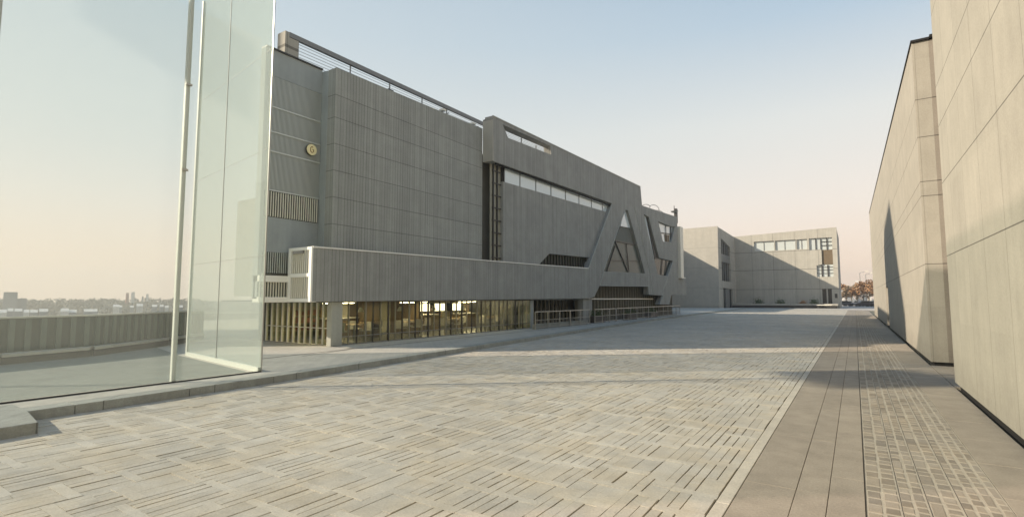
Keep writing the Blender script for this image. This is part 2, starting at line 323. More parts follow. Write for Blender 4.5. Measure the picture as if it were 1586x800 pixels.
# pale edge strip, paved path with the cobble strip
es = MB(); y = -8.0
while y < 108: es.box(RX+.004, -1.106, y+.003, y+1.497, -.08, .002, col=random.random()); y += 1.5
struct(bevel(es.build('path_edge', M['white_strip']), .004))
struct(MB().box(-1.102, 1.798, -8, 108, -.09, -.012).build('path_bed', M['joint']))
pp = MB()
def prow(x0, x1, L, o):
    y = -8+o
    while y < 108:
        pp.box(x0+.003, x1-.003, y+.003, min(y+L, 108)-.003, -.06, random.uniform(-.0015,.0015), col=random.random()); y += L
prow(-1.10,-.60,2.35,.2); prow(-.60,-.31,2.35,.2); prow(-.31,0,2.35,.9); prow(1.16,1.80,1.35,.35)
struct(bevel(pp.build('path_paving', M['paver']), .003))
struct(MB().box(.004, 1.156, -8, 108, -.011, -.002).build('mortar_bed', M['mortar']))
cb = MB()
cols = []; x0 = .006
for wd_ in (.14,.14,.11,.11,.13,.13,.10,.10,.10,.09): cols.append((x0, min(x0+wd_, 1.154))); x0 += wd_
for xa_, xb_ in cols:
    y = -8+random.random()*.1
    while y < 108:
        L = random.uniform(.15,.24) if random.random() < .85 else random.uniform(.28,.42)
        a, b = xa_+.004+random.uniform(0,.006), xb_-.004-random.uniform(0,.006)
        y0, y1 = y+.006+random.uniform(0,.008), y+L-.006-random.uniform(0,.010); z = random.uniform(.0004,.003)
        q = lambda: random.uniform(-.005,.005); t = random.random(); i_ = .010
        V = [(a+q(),y0+q(),-.01),(b+q(),y0+q(),-.01),(b+q(),y1+q(),-.01),(a+q(),y1+q(),-.01)]
        cx_, cy_ = (a+b)/2, (y0+y1)/2
        V += [(v[0]+(i_ if v[0] < cx_ else -i_), v[1]+(i_ if v[1] < cy_ else -i_), z) for v in V]
        cb.add(V, [(4,5,6,7),(0,1,5,4),(1,2,6,5),(2,3,7,6),(3,0,4,7)], t)
        y += L
struct(cb.build('cobble_strip', M['cobble'], fix=False))
cj = MB()
for k in (0,.286,.508,.772): cj.box(k+.003, k+.008, -8, 108, -.0015, .001)
struct(cj.build('cobble_joint', M['joint']))
# forecourt and plaza beyond the road's end
struct(MB().box(-46, 60, 108.004, 330, -.09, .012).build('far_plaza', M['asphalt']))
struct(MB().prism([[(-17.6,100),(-2.4,108.0),(-2.4,122.5),(-26,122.5),(-26,108),(-17.6,108)]], 'Z', .013, .02).build('forecourt', M['terrace']))

# ================================================================== MUSEUM (left)
S = -16.7; Rr = -18.3
mus = thing('museum_building', 'long grey concrete building with slanted openings, lit glass ground floor and railed roof', 'building', (-24, 30, 0))
px = lambda L, X: [onX(a, b, X) for a, b in L]
outer = [(483,467),(485,383),(840,411),(911,416),(948,315),(765,250),(763,179),(992,289),(994.5,318),(1049,336),(1050,431),(1063,432),(1063,457),(1040,456.5),(1037,471),(1022,471),(1027,457.5),(1005,456),(1004,443),(929,442),(921,459),(912,462)]
holes = [[(779,193),(852.6,226),(854,239.5),(787,213)], [(969,325),(973,326),(999,423),(935,420)],
         [(997,331),(1005,336),(1021,399),(1042,404),(1034,427),(1019,425)], [(1019.5,342.5),(1037.5,350),(1045,351),(1040,375),(1027,374)]]
sk = MB().prism([px(outer, S)]+[px(h, S) for h in holes], 'X', S, S-.55).build('facade_frame', M['skin'], mus)
bevel(sk, .012)
yA, zA = onX(485, 383, S); yB, zB = onX(763, 179, S); yC, zC = onX(992, 289, S); yD, _ = onX(1049, 336, S)
# main slab wall
sl_ = [(13.1, 4.0), (13.1, 11.50), (yB+.0, 11.72), (yB, 4.0)]
bevel(MB().prism([sl_], 'X', -17.4, -17.9).build('main_wall', M['slab'], mus), .02)
bevel(MB().prism([[(-17.905,2.6),(-17.905,11.49),(-18.45,11.55),(-18.45,2.6)]], 'Y', 13.1, 14.2).build('wall_return', M['smooth'], mus), .02)
# parapet end of the middle section with a warm lit return
MB().prism([[(S-.002,9.76),(S-.002,12.35),(-17.395,12.22),(-17.395,9.76)]], 'Y', yB+.01, yB+.5).build('end_pier', M['sand'], mus)
# cores
co = MB(); co.prism([[(-17.91,14.21),(-23.9,14.21),(-37.5,yB+.3),(-17.91,yB+.3)]], 'Z', 2.2, 10.9); co.box(-44,-17.92, yB+.31, yC-.1, 2.2, 10.3); co.box(-44,-17.92, yC-.09, yD-.1, 2.2, 10.2); co.prism([[(-18.46,10.9),(-18.6,10.9),(-23.0,13.6),(-24.0,14.2),(-18.46,14.2)]], 'Z', 2.0, 11.1)
co.build('body', M['fascia'], mus)
MB().box(-44,-17.0, yD-.09, 61.5, 4.3, 9.7).build('end_block', M['smooth'], mus)
MB().box(-44,-18.5, 28.0, yD-.1, T, 2.19).build('lower_wall', M['greymetal'], mus)
rf = MB(); rf.prism([[(-18.0,14.3),(-23.8,14.3),(-37.3,yB+.1),(-37.2,yB+.15),(-18.0,yB)]], 'Z', 10.92, 10.96); rf.box(-43.9,-17.3, yB+.35, yC-.1, 10.32, 10.36); rf.build('roof', M['roofc'], mus)
# stepped-back bay beside the slab, from top to bottom
def bandR(name, m, z0, z1, th=.25, x=Rr, y0=10.75, y1=13.095): return MB().box(x-th, x, y0, y1, z0, z1).build(name, m, mus)
bandR('parapet_band', M['smooth'], 10.56, 11.58); MB().box(-18.6,-18.24, 10.6, 13.09, 11.582, 11.64).build('coping', M['dark'], mus)
bandR('lower_band', M['smooth'], 3.75, 5.08)
bandR('screen_backing', M['mesh'], 6.1, 10.56, .1, Rr-.12); bandR('screen_backing', M['win'], 5.08, 6.099, .1, Rr-.06)
MB().box(-18.62, -18.31, 10.6, 10.745, 2.0, 11.58).build('end_wall', M['smooth'], mus)
lv = MB()
y = 10.77
while y < 13.08: lv.box(Rr-.08, Rr-.0, y, y+.024, 6.1, 10.55); y += .052
lv.build('louvre_screen', M['louvre'], mus)
for z in (9.33, 8.36, 7.6, 6.1): MB().box(Rr+.001, Rr+.03, 10.76, 13.09, z-.025, z+.025).build('screen_rail', M['louvre'], mus)
lv2 = MB(); y = 10.78
while y < 13.05: lv2.box(Rr+.001, Rr+.05, y, y+.026, 5.10, 6.05); y += .10
lv2.build('louvre_screen', M['cream'], mus)
bandR('green_screen', M['winmid'], 2.95, 3.745, .1); lv3 = MB(); y = 10.78
while y < 12.9: lv3.box(Rr+.001, Rr+.04, y, y+.03, 2.96, 3.74); y += .09
lv3.build('louvre_screen', M['louvre'], mus)
# walkway front (white bars with slats between) and soffit
for z0, z1 in ((2.62, 2.86), (1.86, 2.06)): bevel(MB().box(-18.6,-18.16, 10.6, 11.88, z0, z1).build('walkway_beam', M['white'], mus), .01)
MB().box(-18.55,-18.45, 10.6, 11.88, 2.06, 2.62).build('walkway_backing', M['winmid'], mus)
ws = MB(); y = 10.65
while y < 11.85: ws.box(-18.30,-18.24, y, y+.03, 2.06, 2.62); y += .11
ws.build('walkway_slats', M['cream'], mus)
MB().prism([[(-18.2,10.6),(-18.6,10.6),(-22.6,13.2),(-18.2,13.2)]], 'Z', 1.84, 1.858).build('undercroft_soffit', M['soffit'], mus)
# low box end: white frame with vertical fins
yE = 11.72
fr = MB(); fx0, fx1, fz0, fz1 = -18.16, S-.002, 1.87, 3.93
fr.box(fx0, fx0+.17, yE, yE+.25, fz0, fz1); fr.box(fx1-.15, fx1, yE, yE+.25, fz0, fz1-.0); fr.box(fx0+.17, fx1-.15, yE, yE+.25, fz1-.12, fz1); fr.box(fx0+.17, fx1-.15, yE, yE+.25, fz0, fz0+.13); fr.box(fx0+.17, fx1-.15, yE, yE+.25, 2.80, 2.94)
bevel(fr.build('end_frame', M['white'], mus), .008)
fn = MB(); x = fx0+.22
while x < fx1-.2: fn.box(x, x+.045, yE+.04, yE+.16, fz0+.13, fz1-.12); x += .125
fn.build('end_fins', M['cream'], mus)
MB().box(fx0+.1, fx1-.1, yE+.26, yE+.30, fz0, fz1-.1).build('end_backing', M['winmid'], mus)
MB().prism([[(yE+.005, zA-.02), (onX(840,411,S)[0], onX(840,411,S)[1]-.02), (onX(911,416,S)[0], onX(911,416,S)[1]-.02), (onX(911,416,S)[0], 3.7), (yE+.005, 3.7)]], 'X', S-.56, -17.88).build('balcony_roof', M['roofc'], mus)
# white coping line on the low box
cp = MB(); a = (S-.03,)+onX(485,382.7,S); b = (S-.03,)+onX(840,410.5,S); c_ = (S-.03,)+onX(911,415.4,S)
cp.bar((a[0], a[1], a[2]+.02), (b[0], b[1], b[2]+.02), .12, .05); cp.bar((b[0], b[1], b[2]+.02), (c_[0], c_[1], c_[2]+.02), .12, .05); cp.build('coping', M['white'], mus)
MB().box(-23.5, S-.56, 12.0, 28.0, 1.88, 1.93).build('ground_floor_soffit', M['soffit'], mus)
MB().box(-23.5, S-.56, 28.01, 36, 1.90, 1.95).build('ground_floor_soffit', M['soffit'], mus)
# recessed panels of the middle section
Q = -16.93
wq = px([(779,281),(944,329.5),(950,331),(914,418),(912,417),(918.5,399),(851,392.5),(833,411.5),(779,407)], Q)
MB().prism([wq], 'X', Q, Q-.3).build('recessed_wall', M['skin'], mus)
MB().prism([px([(781,257),(949,313.5),(944,330),(781,282)], Q)], 'X', Q-.06, Q-.12).build('ribbon_window', M['winsky'], mus)
rw = bpy.context.scene.objects['ribbon_window']
fb = MB()
for k in range(1, 8):
    x_ = 781+(946-781)*(1-(1-k/8)**1.25); y0_, z0_ = onX(x_, 262+(x_-781)*.345, Q); MB().box(Q-.05, Q-.03, y0_-.03, y0_+.03, z0_-1.0, z0_+.15).build('mullion', M['greymetal'], rw)
MB().prism([px([(831,413),(850,391),(920,398),(912,418)], Q)], 'X', Q-.25, Q-.30).build('sloping_window', M['winmid'], mus)
fb = MB(); k = 0
y0_, _z = onX(838, 400, Q); y1_, _z = onX(915, 400, Q); y = y0_
while y < y1_: MB().box(Q-.24, Q-.16, y, y+.05, 3.9, 5.05).build('mullion', M['dark'], bpy.context.scene.objects['sloping_window']); y += .42
# tall dark stair window between slab and middle section
tw = MB().prism([px([(764,250),(781.5,257),(781.5,408),(764,404)], Q)], 'X', Q-.20, Q-.26).build('stair_window', M['stairglass'], mus)
y0_, z1_ = onX(766, 251, Q); y1_, _z = onX(781, 256, Q); fb = MB()
for yy in (y0_+.05, (y0_+y1_)/2-.05, y1_-.10): fb.box(Q-.195, Q-.10, yy, yy+.07, 4.0, 10.0)
for i in range(8): fb.box(Q-.19, Q-.12, y0_, y1_, 4.3+i*.72, 4.36+i*.72)
fb.build('window_frame', M['dark'], tw)
MB().box(Q-.35, Q-.001, y1_-.02, y1_+.06, 4.0, 9.96).build('window_reveal', M['dark'], mus)
# triangular window
def pane(name, pts, m, x=Q, th=.05): return MB().prism([px(pts, x)], 'X', x, x-th).build(name, m, mus)
pane('apex_window', [(961,350),(969,318),(975,318),(983,354)], M['winsky'])
pane('panel', [(952,372),(961,349.5),(983,353.5),(990,380)], concrete('dark_recess_panel', (.17,.175,.155), stain=.08), Q-.08, .08)
tri = pane('triangular_window', [(928,424),(952,371),(990,379),(1004,427)], mat('grey_green_tinted_glass', (.13,.145,.125), .2, 0, .12))
fb = MB()
def strut(p, q, r=.07, X=Q+.06):
    a, b = onX(*p, X), onX(*q, X); fb.bar((X, *a), (X, *b), .06, r)
strut((953,373),(984,379)); strut((941,403),(995,404),.05); strut((953,373),(973,421),.12); strut((953,380),(940,420),.08); strut((970,376),(974,420),.04)
fb.build('window_frame', M['dark'], tri)
pane('slot_window', [(994,325),(1008,333),(1024,399),(1012,399)], M['winsky']); pane('slot_wall', [(1000,329),(1012,333),(1028,401),(1014.5,401)], M['dark'], Q+.06, .05)
so2 = pane('lower_slot_window', [(1010,399),(1046,403),(1038,430),(1012,427)], M['winmid']); fb = MB(); strut((1026,400),(1024,427),.06); strut((1033,402),(1030,427),.04); fb.build('window_frame', M['dark'], so2)
uw = pane('upper_window', [(1017,341),(1048,350),(1044,377),(1024,375)], M['winsky']); fb = MB(); strut((1021,360),(1044,363),.10); strut((1031,346),(1032,374),.06); strut((1039,349),(1039,375),.16); fb.build('window_frame', M['dark'], uw)
pane('upper_window_blind', [(1029,363),(1037,364),(1037,374.5),(1030,374)], M['wood'], Q+.03, .02)
# glazing under the frame feet, with fins
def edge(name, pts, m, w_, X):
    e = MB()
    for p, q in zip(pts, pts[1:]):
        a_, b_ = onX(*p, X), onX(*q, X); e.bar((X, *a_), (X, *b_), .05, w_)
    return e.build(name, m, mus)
edge('shadow_gap_or_shade_bar', [(767,252.5),(968,326.5)], M['black'], .12, S-.10)  # black bar painting in the shade under the beam
M['lit_edge'] = concrete('painted_edge_light', (.42,.43,.40), stain=.05)  # pale bars that paint light onto the frame's edges
edge('edge_trim_or_lit_edge', [(948,315),(911,416),(840,411)], M['lit_edge'], .05, S+.005)
edge('edge_trim_or_lit_edge', [(968,325),(934,420)], M['lit_edge'], .05, S+.005)
edge('edge_trim_or_lit_edge', [(982,318),(1007,423),(1012,456)], M['lit_edge'], .045, S+.005)
edge('edge_trim_or_lit_edge', [(929,442),(935,420)], M['lit_edge'], .045, S+.005)
edge('edge_trim_or_lit_edge', [(929,442),(1004,443)], M['lit_edge'], .05, S+.005)
edge('edge_trim_or_lit_edge', [(763,179),(992,289)], M['lit_edge'], .05, S+.005)
edge('edge_trim_or_lit_edge', [(1042,405),(1027,450),(1022,471)], M['lit_edge'], .05, S+.005)
edge('painted_reveal_shade', [(973.5,326),(1000,424)], M['dark'], .26, S-.14)  # dark bar painting in the shade on the opening's inner side
gz2 = MB().box(-17.8,-17.75, 35.2, 60.5, T, 3.2).build('lower_glazing', M['win'], mus); fb = MB(); y = 35.3
while y < 60: fb.box(-17.74,-17.5, y, y+.08, T, 3.2); y += .62
fb.build('fin', M['slat'], gz2); MB().box(-17.45,-17.35, 35.2, 52.5, 1.92, 2.02).build('transom', M['cream'], gz2)
gz3 = MB().box(-18.3,-18.25, 28.05, 35.19, T, 1.9).build('lower_glazing', M['win'], mus); fb = MB(); y = 28.2
while y < 35: fb.box(-18.24,-18.1, y, y+.06, T, 1.9); y += .55
fb.build('fin', M['slat'], gz3)
MB().box(-17.7,-17.0, 27.7, 28.04, T, 1.88).build('side_wall', M['smooth'], mus)
yy0 = onX(905, 480, -17.0)[0]; MB().box(-17.35,-16.9, 35.0, 36.6, T, 2.0).build('leg_base', M['skin'], mus)

# corner pillar and ground floor glass
bevel(MB().box(-17.14,-16.85, 12.78, 13.30, T, 1.88).build('corner_pillar', M['pil'], mus), .015)
G1, G2 = -17.05, 13.18
gp = MB().box(G1-.02, G1, 13.305, 27.7, T+.02, 1.87).build('front_glazing', M['iglass'], mus); fb = MB(); y = 13.6; k = 0
for k in range(35):
    y = 13.32+k*.423; wd = .03 if k % 3 else .06
    MB().box(G1-.06, G1+.02, y, y+wd, T, 1.878).build('mullion', M['slat'] if k % 2 else M['dark'], gp)
fb = MB()
fb.box(G1-.06, G1+.012, 13.31, 27.69, .47, .50); fb.box(G1-.06, G1+.012, 13.31, 27.69, T, T+.04); fb.build('transom', M['greymetal'], gp)
gs = MB().box(-22.0,-17.145, G2-.02, G2, T+.02, 1.835).build('side_glazing', M['iglass'], mus); fb = MB(); x = -21.9
while x < -17.25: MB().box(x, x+.06, G2-.05, G2+.05, T, 1.837).build('mullion', M['cream'], gs); x += .40
MB().box(-21.9,-17.15, G2-.05, G2-.03+.04, .80, .83).build('transom', M['cream'], gs)
MB().box(-22.35,-22.0, G2-.1, 28, T, 1.837).build('side_wall', M['greymetal'], mus)
MB().box(-22.0,-17.1, 13.3, 27.69, T+.002, T+.012).build('interior_floor', M['ifloor'], mus)
MB().box(-21.99,-21.9, 13.4, 27.6, T+.02, 1.87).build('interior_wall', M['iwall'], mus)
for yp in (17.0, 19.7): MB().box(-21.0,-18.9, yp, yp+.12, T+.02, 1.87).build('partition', M['wood'], mus)
# blade along the roof with cables
bl = thing('roof_railing', 'long steel cable railing with broad top beam above the roof edge', 'railing', (-18.8, 12, 11.5))
a = onX(463,62,-18.8); b = onX(758,197,-18.8)
def blade(y): return a[1]+(b[1]-a[1])*(y-a[0])/(b[0]-a[0])
MB().bar((-18.8, 11.8, blade(11.8)+.02), (-18.8, 25.6, blade(25.6)+.02), .14, .20).build('top_beam', M['greymetal'], bl)
pw = MB(); pw.box(-19.25,-18.72, 11.62, 11.80, 10.9, 12.80); pw.box(-18.86,-18.74, 11.801, 12.25, 10.9, 12.60); pw.build('end_post', M['sand'], bl)
cbm = MB()
for i in range(8):
    dz = .20+i*.135; cbm.tube((-18.8, 12.2, blade(12.2)-dz), (-18.8, 25.5, blade(25.5)-dz*.85), .011, n=5)
cbm.build('cable', M['greymetal'], bl)
for y in (14.9, 17.3, 19.6, 21.6): MB().box(-18.83,-18.78, y, y+.04, 10.9, blade(y)-.08).build('post', M['greymetal'], bl)
# rooftop boxes
for (pxx, y0, s, lab) in ((592, 16.75, .42, 'small grey rooftop unit beside the cable railing, the left one'),):
    t = thing('rooftop_unit', lab, 'rooftop unit', (-18.4, y0, 11.0))
    bevel(MB().box(-18.65,-18.25, y0, y0+s, 11.45, 12.0).build('casing', M['greymetal'], t), .03); g_ = MB()
    for i in range(5): g_.box(-18.249,-18.23, y0+.04, y0+s-.04, 11.52+i*.09, 11.55+i*.09)
    g_.build('grille', M['cream'], t); MB().box(-18.6,-18.3, y0+.05, y0+s-.05, 12.0, 12.1).build('cap', M['dark'], t)
for y0, lab in ((20.3, 'short lamp bracket on the roof edge, nearer the middle of the cable railing'), (22.9, 'short lamp bracket on the roof edge next to the pale end pier')):
    t = thing('roof_bracket', lab, 'lamp', (-18.0, y0, 11.4), 'lamp brackets on the roof edge')
    MB().tube((-18.0,y0,11.3),(-18.0,y0,12.1),.03).build('stem', M['dark'], t); MB().box(-18.1,-17.8,y0-.12,y0+.12,11.98,12.08).build('lamp_head', M['cream'], t); MB().tube((-18.0,y0,11.7),(-17.75,y0+.3,11.95),.02).build('brace', M['dark'], t)
# cables in the parapet opening
t = thing('parapet_cables', 'thin cable balustrade filling the slanted opening high in the parapet', 'balustrade', (-17.0, 26, 11))
cc = MB(); h = px([(779,193),(852.6,226),(854,239.5),(787,213)], -16.95)
for i in range(7):
    f_ = (i+.5)/7; p0 = (h[0][0]+(h[3][0]-h[0][0])*f_-.1, h[0][1]+(h[3][1]-h[0][1])*f_); p1 = (h[1][0]+(h[2][0]-h[1][0])*f_+.1, h[1][1]+(h[2][1]-h[1][1])*f_)
    cc.tube((-16.95,*p0),(-16.95,*p1),.014,n=5)
cc.build('cable', M['greymetal'], t)
for f_ in (.35,.66): q = h[0][0]+(h[1][0]-h[0][0])*f_; MB().box(-16.98,-16.93,q,q+.05,10.4,12.0).build('post', M['greymetal'], t)
# round emblem sign on the louvre screen
sg = thing('round_sign', 'small round yellow emblem sign fixed on the louvre screen', 'sign', (Rr+.2, 12.68, 8.03))
cy_, cz_ = 12.62, 8.04
MB().tube((Rr+.03,cy_,cz_),(Rr+.10,cy_,cz_),.235,n=32).build('rim', M['dark'], sg, smooth=False); MB().tube((Rr+.10,cy_,cz_),(Rr+.13,cy_,cz_),.225,n=32).build('disc', M['gold'], sg)
em = MB(); pts = [(cy_+.075*cos(t_), cz_+.12*sin(t_)) for t_ in [radians(60+i*30) for i in range(11)]]+[(cy_+.02, cz_+.01)]
for p, q in zip(pts, pts[1:]): em.tube((Rr+.135,*p),(Rr+.135,*q),.016,n=6)
em.build('emblem', M['goldd'], sg)
# wire loops and small masts on the far roof
t = thing('wire_loops', 'tangle of thin wire hoops on the lower far roof', 'wire', (-17.6, 53, 12.2)); lm = MB()
for (yc, r, ph) in ((51.5,.55,0),(54.2,.85,.3),(56.0,.6,.8)):
    pts = [(-17.6+.3*sin(i*.5+ph), yc+r*cos(pi*i/12), 11.0+r*1.25*sin(pi*i/12)) for i in range(13)]
    lm = MB()
    for p, q in zip(pts, pts[1:]): lm.tube(p, q, .03, n=5)
    lm.build('hoop', M['greymetal'], t)
t = thing('roof_antenna', 'small cluster of antennas and a dish at the far roof corner', 'antenna', (-17.3, 62, 12)); 
MB().tube((-17.3,60.6,10.2),(-17.3,60.6,12.9),.05,n=6).build('mast', M['dark'], t); MB().lathe((-17.2,60.3,12.0),[(.02,0),(.3,.06),(.42,.18),(.44,.2)],12).build('dish', M['greymetal'], t); MB().box(-17.4,-17.1,60.8,61.3,10.9,12.6).build('cabinet', M['dark'], t)
# white column at the building's far end
t = thing('white_column', 'tall slim cream column at the far end of the grey building', 'column', (-16.45, 60.2, 4.3))
bevel(MB().prism([[(59.75,4.45),(59.80,10.3),(61.0,10.3),(60.9,4.45)]], 'X', -16.45,-16.95).build('shaft', M['cream'], t), .02); MB().box(-17.05,-16.35,59.5,61.2,4.31,4.45).build('base', M['cream'], t)

# ---------------- cafe inside the glass floor
def group_chair(x, y, rz, lab):
    t = thing('cafe_chair', lab, 'chair', (x, y, T+.012), 'chairs in the lit cafe'); t.rotation_euler = (0,0,rz); bpy.context.view_layer.update()
    return t
def local(mb, name, m, parent):
    o = mb.build(name, m); o.parent = parent; return o
proto = thing('cafe_chair', 'x', 'chair', (-18.2, 22, T+.012), 'chairs in the lit cafe')
local(MB().box(-.2,.2,-.2,.2,.42,.46), 'seat', M['cloth'], proto); local(MB().box(-.2,.2,.17,.21,.46,.82), 'backrest', M['cloth'], proto)
for sx in (-.17,.17):
    for sy in (-.17,.17): local(MB().tube((sx,sy,0),(sx,sy,.42),.014,n=5), 'leg', M['greymetal'], proto)
tproto = thing('cafe_table', 'x', 'table', (-18.2, 22, T+.012), 'round tables in the lit cafe')
local(MB().lathe((0,0,0),[(0,.70),(.36,.70),(.36,.73),(0,.73)],18), 'tabletop', M['woodlt'], tproto); local(MB().tube((0,0,.02),(0,0,.70),.03), 'leg', M['greymetal'], tproto); local(MB().lathe((0,0,0),[(0,0),(.2,0),(.2,.02),(0,.03)],14), 'base', M['greymetal'], tproto)
names = ['nearest the corner pillar', 'second from the pillar', 'third from the pillar', 'halfway along the glass', 'just past the middle', 'third from the far end', 'second from the far end', 'at the far end']
for i in range(8):
    x_, y_ = -18.1-(i % 2)*1.1, 14.9+i*1.65
    t = tproto if i == 0 else copy_tree(tproto); t.location = (x_, y_, T+.012); t['label'] = 'round cafe table behind the ground floor glass, '+names[i]
    for s_, side in ((-.58, 'nearer side'), (.58, 'farther side')):
        c = proto if (i == 0 and s_ < 0) else copy_tree(proto); c.location = (x_+random.uniform(-.1,.1), y_+s_, T+.012); c.rotation_euler = (0,0,(pi if s_ < 0 else 0)+random.uniform(-.4,.4)); c['label'] = 'pale chair, '+side+', of the cafe table '+names[i]
for i, (x_, y_) in enumerate(((-20.6, 15.0), (-20.6, 21.0), (-20.6, 24.6))):
    t = thing('service_counter', ['low wooden counter deep in the cafe near the corner pillar', 'wooden counter in the brightly lit middle of the cafe', 'wooden counter deep in the cafe at its far end'][i], 'counter', (x_, y_, T), 'counters in the cafe')
    MB().box(x_-.3,x_+.3,y_,y_+1.9,T+.013,T+.9).build('body', M['wood'], t); MB().box(x_-.36,x_+.36,y_-.05,y_+1.95,T+.9,T+.95).build('worktop', M['cloth'], t)
for i, y_ in enumerate((14.2, 17.6, 22.9, 25.6)):
    t = thing('display_shelf', ['wall shelf with goods near the corner pillar', 'wall shelf with goods behind the wooden partition', 'wall shelf with goods in the bright part of the cafe', 'wall shelf with goods at the cafe far end'][i], 'shelf', (-21.6, y_, T), 'display shelves on the cafe wall')
    f = MB(); [f.box(-21.88,-21.5,y_,y_+1.5,z,z+.03) for z in (.5,.85,1.2,1.55)]; f.box(-21.88,-21.5,y_-.03,y_,T+.013,1.65); f.box(-21.88,-21.5,y_+1.5,y_+1.53,T+.013,1.65); f.build('frame', M['woodlt'], t)
    g_ = MB()
    for z in (.53,.88,1.23):
        yy = y_+.05
        while yy < y_+1.35: w_ = random.uniform(.05,.14); g_.box(-21.8,-21.55,yy,yy+w_,z,z+random.uniform(.1,.27)); yy += w_+.03
    g_.build('goods', M['cloth'] if i % 2 else M['farbrick'], t)
for i in range(9):
    y_ = 14.3+i*1.52; x_ = -18.9-(i % 3)*.9
    t = thing('ceiling_lamp', 'warm ceiling light panel in the cafe, '+['first','second','third','fourth','fifth','sixth','seventh','eighth','last'][i]+' from the corner pillar', 'lamp', (x_, y_, 1.86), 'warm ceiling lights in the cafe')
    MB().box(x_-.2,x_+.2,y_-.35,y_+.35,1.80,1.86).build('housing', M['white'], t); MB().box(x_-.17,x_+.17,y_-.32,y_+.32,1.785,1.799).build('diffuser', M['warmlamp'], t)
for i in range(6):
    y_ = 14.9+i*2.3
    t = thing('ceiling_lamp', 'warm round pendant lamp close to the glass, '+['first','second','third','fourth','fifth','last'][i]+' from the corner pillar', 'lamp', (-17.7, y_, 1.5), 'pendant lamps close to the cafe glass')
    MB().tube((-17.7,y_,1.62),(-17.7,y_,1.87),.008,n=5).build('cord', M['dark'], t); MB().lathe((-17.7,y_,1.42),[(.0,.2),(.05,.2),(.13,.03),(.14,0)],14).build('lamp_shade', M['cream'], t); MB().lathe((-17.7,y_,1.44),[(0,0),(.05,.0),(.05,.08),(0,.09)],10).build('bulb', M['warmlamp'], t)
for i, y_ in enumerate((21.1, 22.3, 23.7, 25.4)):
    t = thing('wall_screen', 'lit pale menu screen on the cafe back wall, '+['leftmost', 'second from left', 'third from left', 'rightmost'][i], 'screen', (-21.8, y_, 1.3), 'lit screens on the cafe wall')
    MB().box(-21.9,-21.45,y_,y_+1.0,1.22,1.72).build('casing', M['dark'], t); MB().box(-21.449,-21.44,y_+.02,y_+.98,1.25,1.69).build('screen', M['glow'], t)

# ---------------- railings in front of the museum
def railing(lab, p0, p1, n, glass=False, h_=1.05):
    t = thing('railing', lab, 'railing', (*p0, T), 'steel railings in front of the grey building')
    P = lambda f_, z: (p0[0]+(p1[0]-p0[0])*f_, p0[1]+(p1[1]-p0[1])*f_, z)
    MB().bar(P(0,T+h_), P(1,T+h_), .06, .06).build('top_rail', M['steel'], t)
    MB().bar(P(0,T+.55), P(1,T+.55), .03, .03).build('middle_rail', M['steel'], t); MB().bar(P(0,T+.12), P(1,T+.12), .03, .03).build('bottom_rail', M['steel'], t)
    for i in range(n+1): MB().bar(P(i/n,T+.002), P(i/n,T+h_-.03), .06, .05).build('post', M['steel'], t)
    b_ = MB(); m_ = int(math.dist(p0,p1)/.16)
    for i in range(1,m_): b_.bar(P(i/m_,T+.13), P(i/m_,T+.54), .012, .012)
    b_.build('balusters', M['greymetal'], t)
railing('steel handrail run starting at the end of the lit glass front', (-16.0,26.6), (-16.0,34.2), 5)
railing('short steel railing section beside the dark planter in the middle', (-16.05,35.2), (-16.05,39.2), 3)
railing('longest steel railing run below the slanted windows', (-16.15,39.6), (-16.9,60.5), 12)
MB().box(-16.35,-16.15,26.8,34.2,T,T+.30).build('low_plinth', M['kerb']); tag(bpy.context.scene.objects['low_plinth'], 'low concrete plinth wall behind the first handrail run', 'low wall')
for i, (y_, lab) in enumerate(((36.0, 'dark planter box with shrubs behind the short railing'), (43.0, 'dark planter box with shrubs behind the long railing, nearer one'), (49.0, 'dark planter box with shrubs behind the long railing, farther one'))):
    t = thing('planter', lab, 'planter', (-16.8, y_, T), 'planters behind the railings'); bevel(MB().box(-17.05,-16.5,y_,y_+2.2,T,T+.5).build('box', M['dark'], t), .02)
    lf = MB()
    for k in range(420):
        c = Vector((random.uniform(-17.05,-16.5), y_+random.uniform(0,2.2), T+.5+abs(random.gauss(0,.25)))); a_ = Vector((random.gauss(0,1),random.gauss(0,1),random.gauss(0,1))).normalized()*.05; b_ = a_.orthogonal().normalized()*.03
        lf.add([c-a_, c+b_, c+a_, c-b_], [(0,1,2,3)])
    lf.build('foliage', M['green'], t, fix=False)

# ================================================================== GLASS SCREEN (left foreground)
gl = thing('glass_enclosure', 'tall frosted glass wind screen standing on the concrete kerb', 'glass screen', (-12.6, 5, T))
GX, GY, GT = -12.60, 7.47, 12.2
MB().box(GX-.012, GX+.012, 5.50, GY, T+.03, GT).build('glass_pane', M['paneF'], gl); MB().box(GX-.012, GX+.012, -4.0, 5.44, T+.03, GT).build('glass_pane', M['paneF'], gl)
sd = MB().prism([[(GX-.03,GY-.02),(GX-.03,GY+.01),(-18.2,8.31),(-18.2,8.28)]], 'Z', T+.12, GT).build('frosted_side_pane', M['paneS'], gl)
for z in (3.1, 5.9, 8.6): MB().prism([[(GX-.03,GY-.024),(GX-.03,GY-.021),(-18.2,8.276),(-18.2,8.279)]], 'Z', z, z+.010).build('joint', M['greymetal'], sd)
MB().box(-15.615,-15.606, 7.87, 7.89, T+.12, GT).build('joint', M['greymetal'], sd)
MB().prism([[(GX-.03,GY-.06),(GX-.03,GY+.05),(-18.2,8.35),(-18.2,8.24)]], 'Z', T, T+.12).build('base_rail', M['postw'], gl)
bevel(MB().box(GX-.13, GX-.03, 5.44, 5.53, T, GT).build('post', M['postw'], gl), .01)
